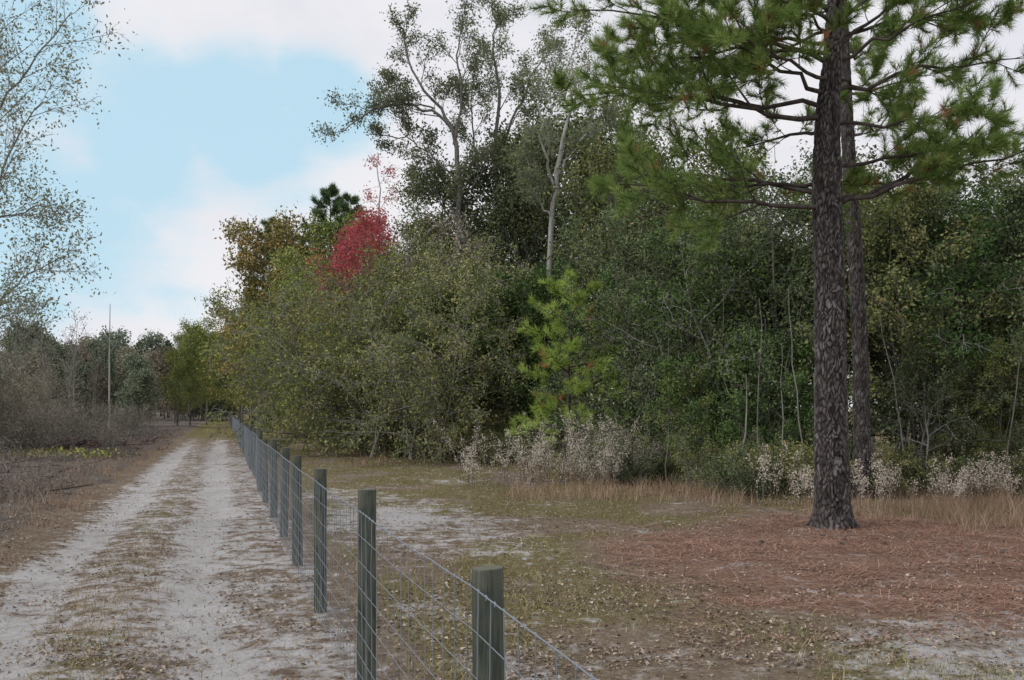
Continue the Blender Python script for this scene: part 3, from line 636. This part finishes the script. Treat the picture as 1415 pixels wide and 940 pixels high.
mb=MB(); tubes(mb,q[None],np.array([[.05,.04,.018]]),8)
tubes(mb,np.array([[q[1]+[0,0,.5],q[1]+[.35,.1,1.0]],[q[1]+[0,0,1.2],q[1]+[-.3,0,1.6]]]),np.array([[.02,.01],[.02,.01]]),5)
obj('dead_snag',mb.mesh('dead_snag',[M_bp]),tuple(b0))
sp_=obj('slash_pile',None,(gx(95,38),38,0)); mb=MB(); ls=[]; ns=260
for i in range(ns):
    c_=np.array([W.normal(0,1.1),W.normal(0,.6),abs(W.normal(0,.2))]); a=W.uniform(0,6.28); l=W.uniform(.3,1.1); d=np.array([math.cos(a),math.sin(a)*.6,W.normal(.08,.2)])*l/2
    ls.append(np.array([c_-d,c_+W.normal(0,.04,3),c_+d])); ls[-1][:,2]=np.maximum(ls[-1][:,2],.02)
tubes(mb,np.array(ls),W.uniform(.008,.025,(ns,1))*np.array([[1,.9,.6]]),4)
leaves(mb,np.array([c for l in ls for c in l]).repeat(4,0)+W.normal(0,.1,(ns*12,3)),W,.10,1)
M_rb=leafmat('dead_red_brown',[(0,(.10,.06,.05)),(.6,(.20,.12,.10)),(1,(.30,.21,.17))])
obj('branches',mb.mesh('slash_branches',[M_bd,M_rb]),(0,0,0),0,1,sp_)
mb=MB(); lg=np.array([[[-2.9,-.9,.24],[-1.8,-1.0,.28],[-.6,-1.1,.3]],[[-.4,-1.3,.15],[.3,-1.2,.3],[1.1,-1.1,.5]]]); tubes(mb,lg,np.array([[.12,.11,.10],[.13,.12,.11]]),12)
obj('logs',mb.mesh('slash_logs',[M_bd]),(0,0,0),0,1,sp_)
mb=MB(); P_=np.stack([W.normal(0,.9,700),W.normal(0,.7,700),np.abs(W.normal(0,.10,700))+.12],-1); leaves(mb,P_,W,.12,0)
obj('green_weeds',mb.mesh('green_weeds',[M_yel]),(gx(85,32),32,0.05))
# ---------------- dried plume weeds
def plumes(name,cx,cy,n,hmin,hmax):
    mb=MB(); st=[]; LP=[]
    for x,y in zip(cx,cy):
        hh_=W.uniform(.5,1)
        for j in range(n):
            h=W.uniform(hmin,hmax)*hh_; l=W.normal(0,.24,2); bx,by=x+W.normal(0,.16),y+W.normal(0,.16)
            tt=np.linspace(0,1,5); q=np.stack([bx+l[0]*h*tt**1.5,by+l[1]*h*tt**1.5,h*tt],-1); st.append(q)
            m_=W.randint(60,120); t_=W.uniform(.5,1.03,m_); c_=np.stack([np.interp(t_,tt,q[:,i]) for i in range(3)],-1); w=.095*np.sin(np.clip((t_-.48)/.58,0,1)*3.1)[:,None]+.008
            LP.append(c_+W.normal(0,1,(m_,3))*w*.6)
            m_=10; t_=W.uniform(.1,.6,m_); LP.append(np.stack([np.interp(t_,tt,q[:,i]) for i in range(3)],-1)+W.normal(0,.03,(m_,3)))
    st=np.array(st); tubes(mb,st,np.full(st.shape[:2],.006),3,1); leaves(mb,np.concatenate(LP),W,.036,0,.42)
    obj(name,mb.mesh(name,[M_plume,M_brush]))
us=np.concatenate([W.uniform(715,905,22),W.uniform(790,890,18),W.uniform(905,995,9),W.uniform(640,700,4)]); Yv=W.uniform(21.4,23.6,len(us)); plumes('dried_weeds',gx(us,Yv),Yv,5,.55,1.75)
us=np.concatenate([W.uniform(1195,1240,6),W.uniform(1290,1480,18),W.uniform(1000,1110,5)]); Yv=W.uniform(17.2,19.0,len(us)); plumes('dried_weeds',gx(us,Yv),Yv,4,.45,1.2)
# ---------------- world
w=bpy.data.worlds.new('World'); sc.world=w; w.use_nodes=True; t=w.node_tree; t.nodes.clear()
o=t.nodes.new('ShaderNodeOutputWorld'); sdir=norm(np.array([-.75,-.35,.62]))
sk=t.nodes.new('ShaderNodeTexSky'); sk.sky_type='NISHITA'; sk.sun_disc=False; sk.sun_elevation=math.asin(sdir[2]); sk.sun_rotation=math.atan2(sdir[0],sdir[1])
bg=t.nodes.new('ShaderNodeBackground'); bg.inputs[1].default_value=.115
tc=t.nodes.new('ShaderNodeTexCoord'); vec=tc.outputs['Generated']
fld=None
for (u,v,r) in [(20,70,140),(190,190,150),(330,170,140),(80,300,160),(440,130,100),(30,400,90),(-250,200,300)]:
    c_=norm(np.array([(u-HU)/F,1,(HV-v)/F])); vd=t.nodes.new('ShaderNodeVectorMath'); vd.operation='DISTANCE'; t.links.new(vec,vd.inputs[0]); vd.inputs[1].default_value=tuple(c_)
    g_=mth(t,'POWER',2.718,mth(t,'MULTIPLY',mth(t,'POWER',mth(t,'DIVIDE',vd.outputs['Value'],r/F*.85),2.0),-1.0))
    fld=g_ if fld is None else mth(t,'MAXIMUM',fld,g_)
nz=noise(t,6,5,.55,vec,(1,1,1.8))
x=mth(t,'ADD',fld,mth(t,'MULTIPLY',mth(t,'SUBTRACT',nz,.5),1.7))
mr=t.nodes.new('ShaderNodeMapRange'); mr.interpolation_type='SMOOTHSTEP'; mr.inputs[1].default_value=.2; mr.inputs[2].default_value=.8; t.links.new(x,mr.inputs[0])
cl=ramp(t,nz,[(.3,(6.7,6.8,7.35)),(.65,(7.9,7.75,7.95))])
blue=mix(t,.88,sk.outputs[0],(4.8,6.9,8.1))
colr=mix(t,mr.outputs[0],cl,blue); t.links.new(colr,bg.inputs[0]); t.links.new(bg.outputs[0],o.inputs[0])
sl=bpy.data.lights.new('sun','SUN'); sl.energy=1.5; sl.angle=math.radians(28); sl.color=(1,.96,.91)
so=bpy.data.objects.new('sun',sl); sc.collection.objects.link(so); so.rotation_euler=Vector(tuple(-sdir)).to_track_quat('-Z','Y').to_euler()
# ---------------- camera
cam=bpy.data.cameras.new('camera'); cam.lens=35.0; cam.sensor_width=36; cam.clip_end=3000; cam.clip_start=.05; cam.shift_y=95/1415
co=bpy.data.objects.new('camera',cam); sc.collection.objects.link(co); co.location=(0,0,CH); co.rotation_euler=(math.pi/2,0,0); sc.camera=co
sc.view_settings.view_transform='Standard'; sc.view_settings.look='None'; sc.view_settings.exposure=0
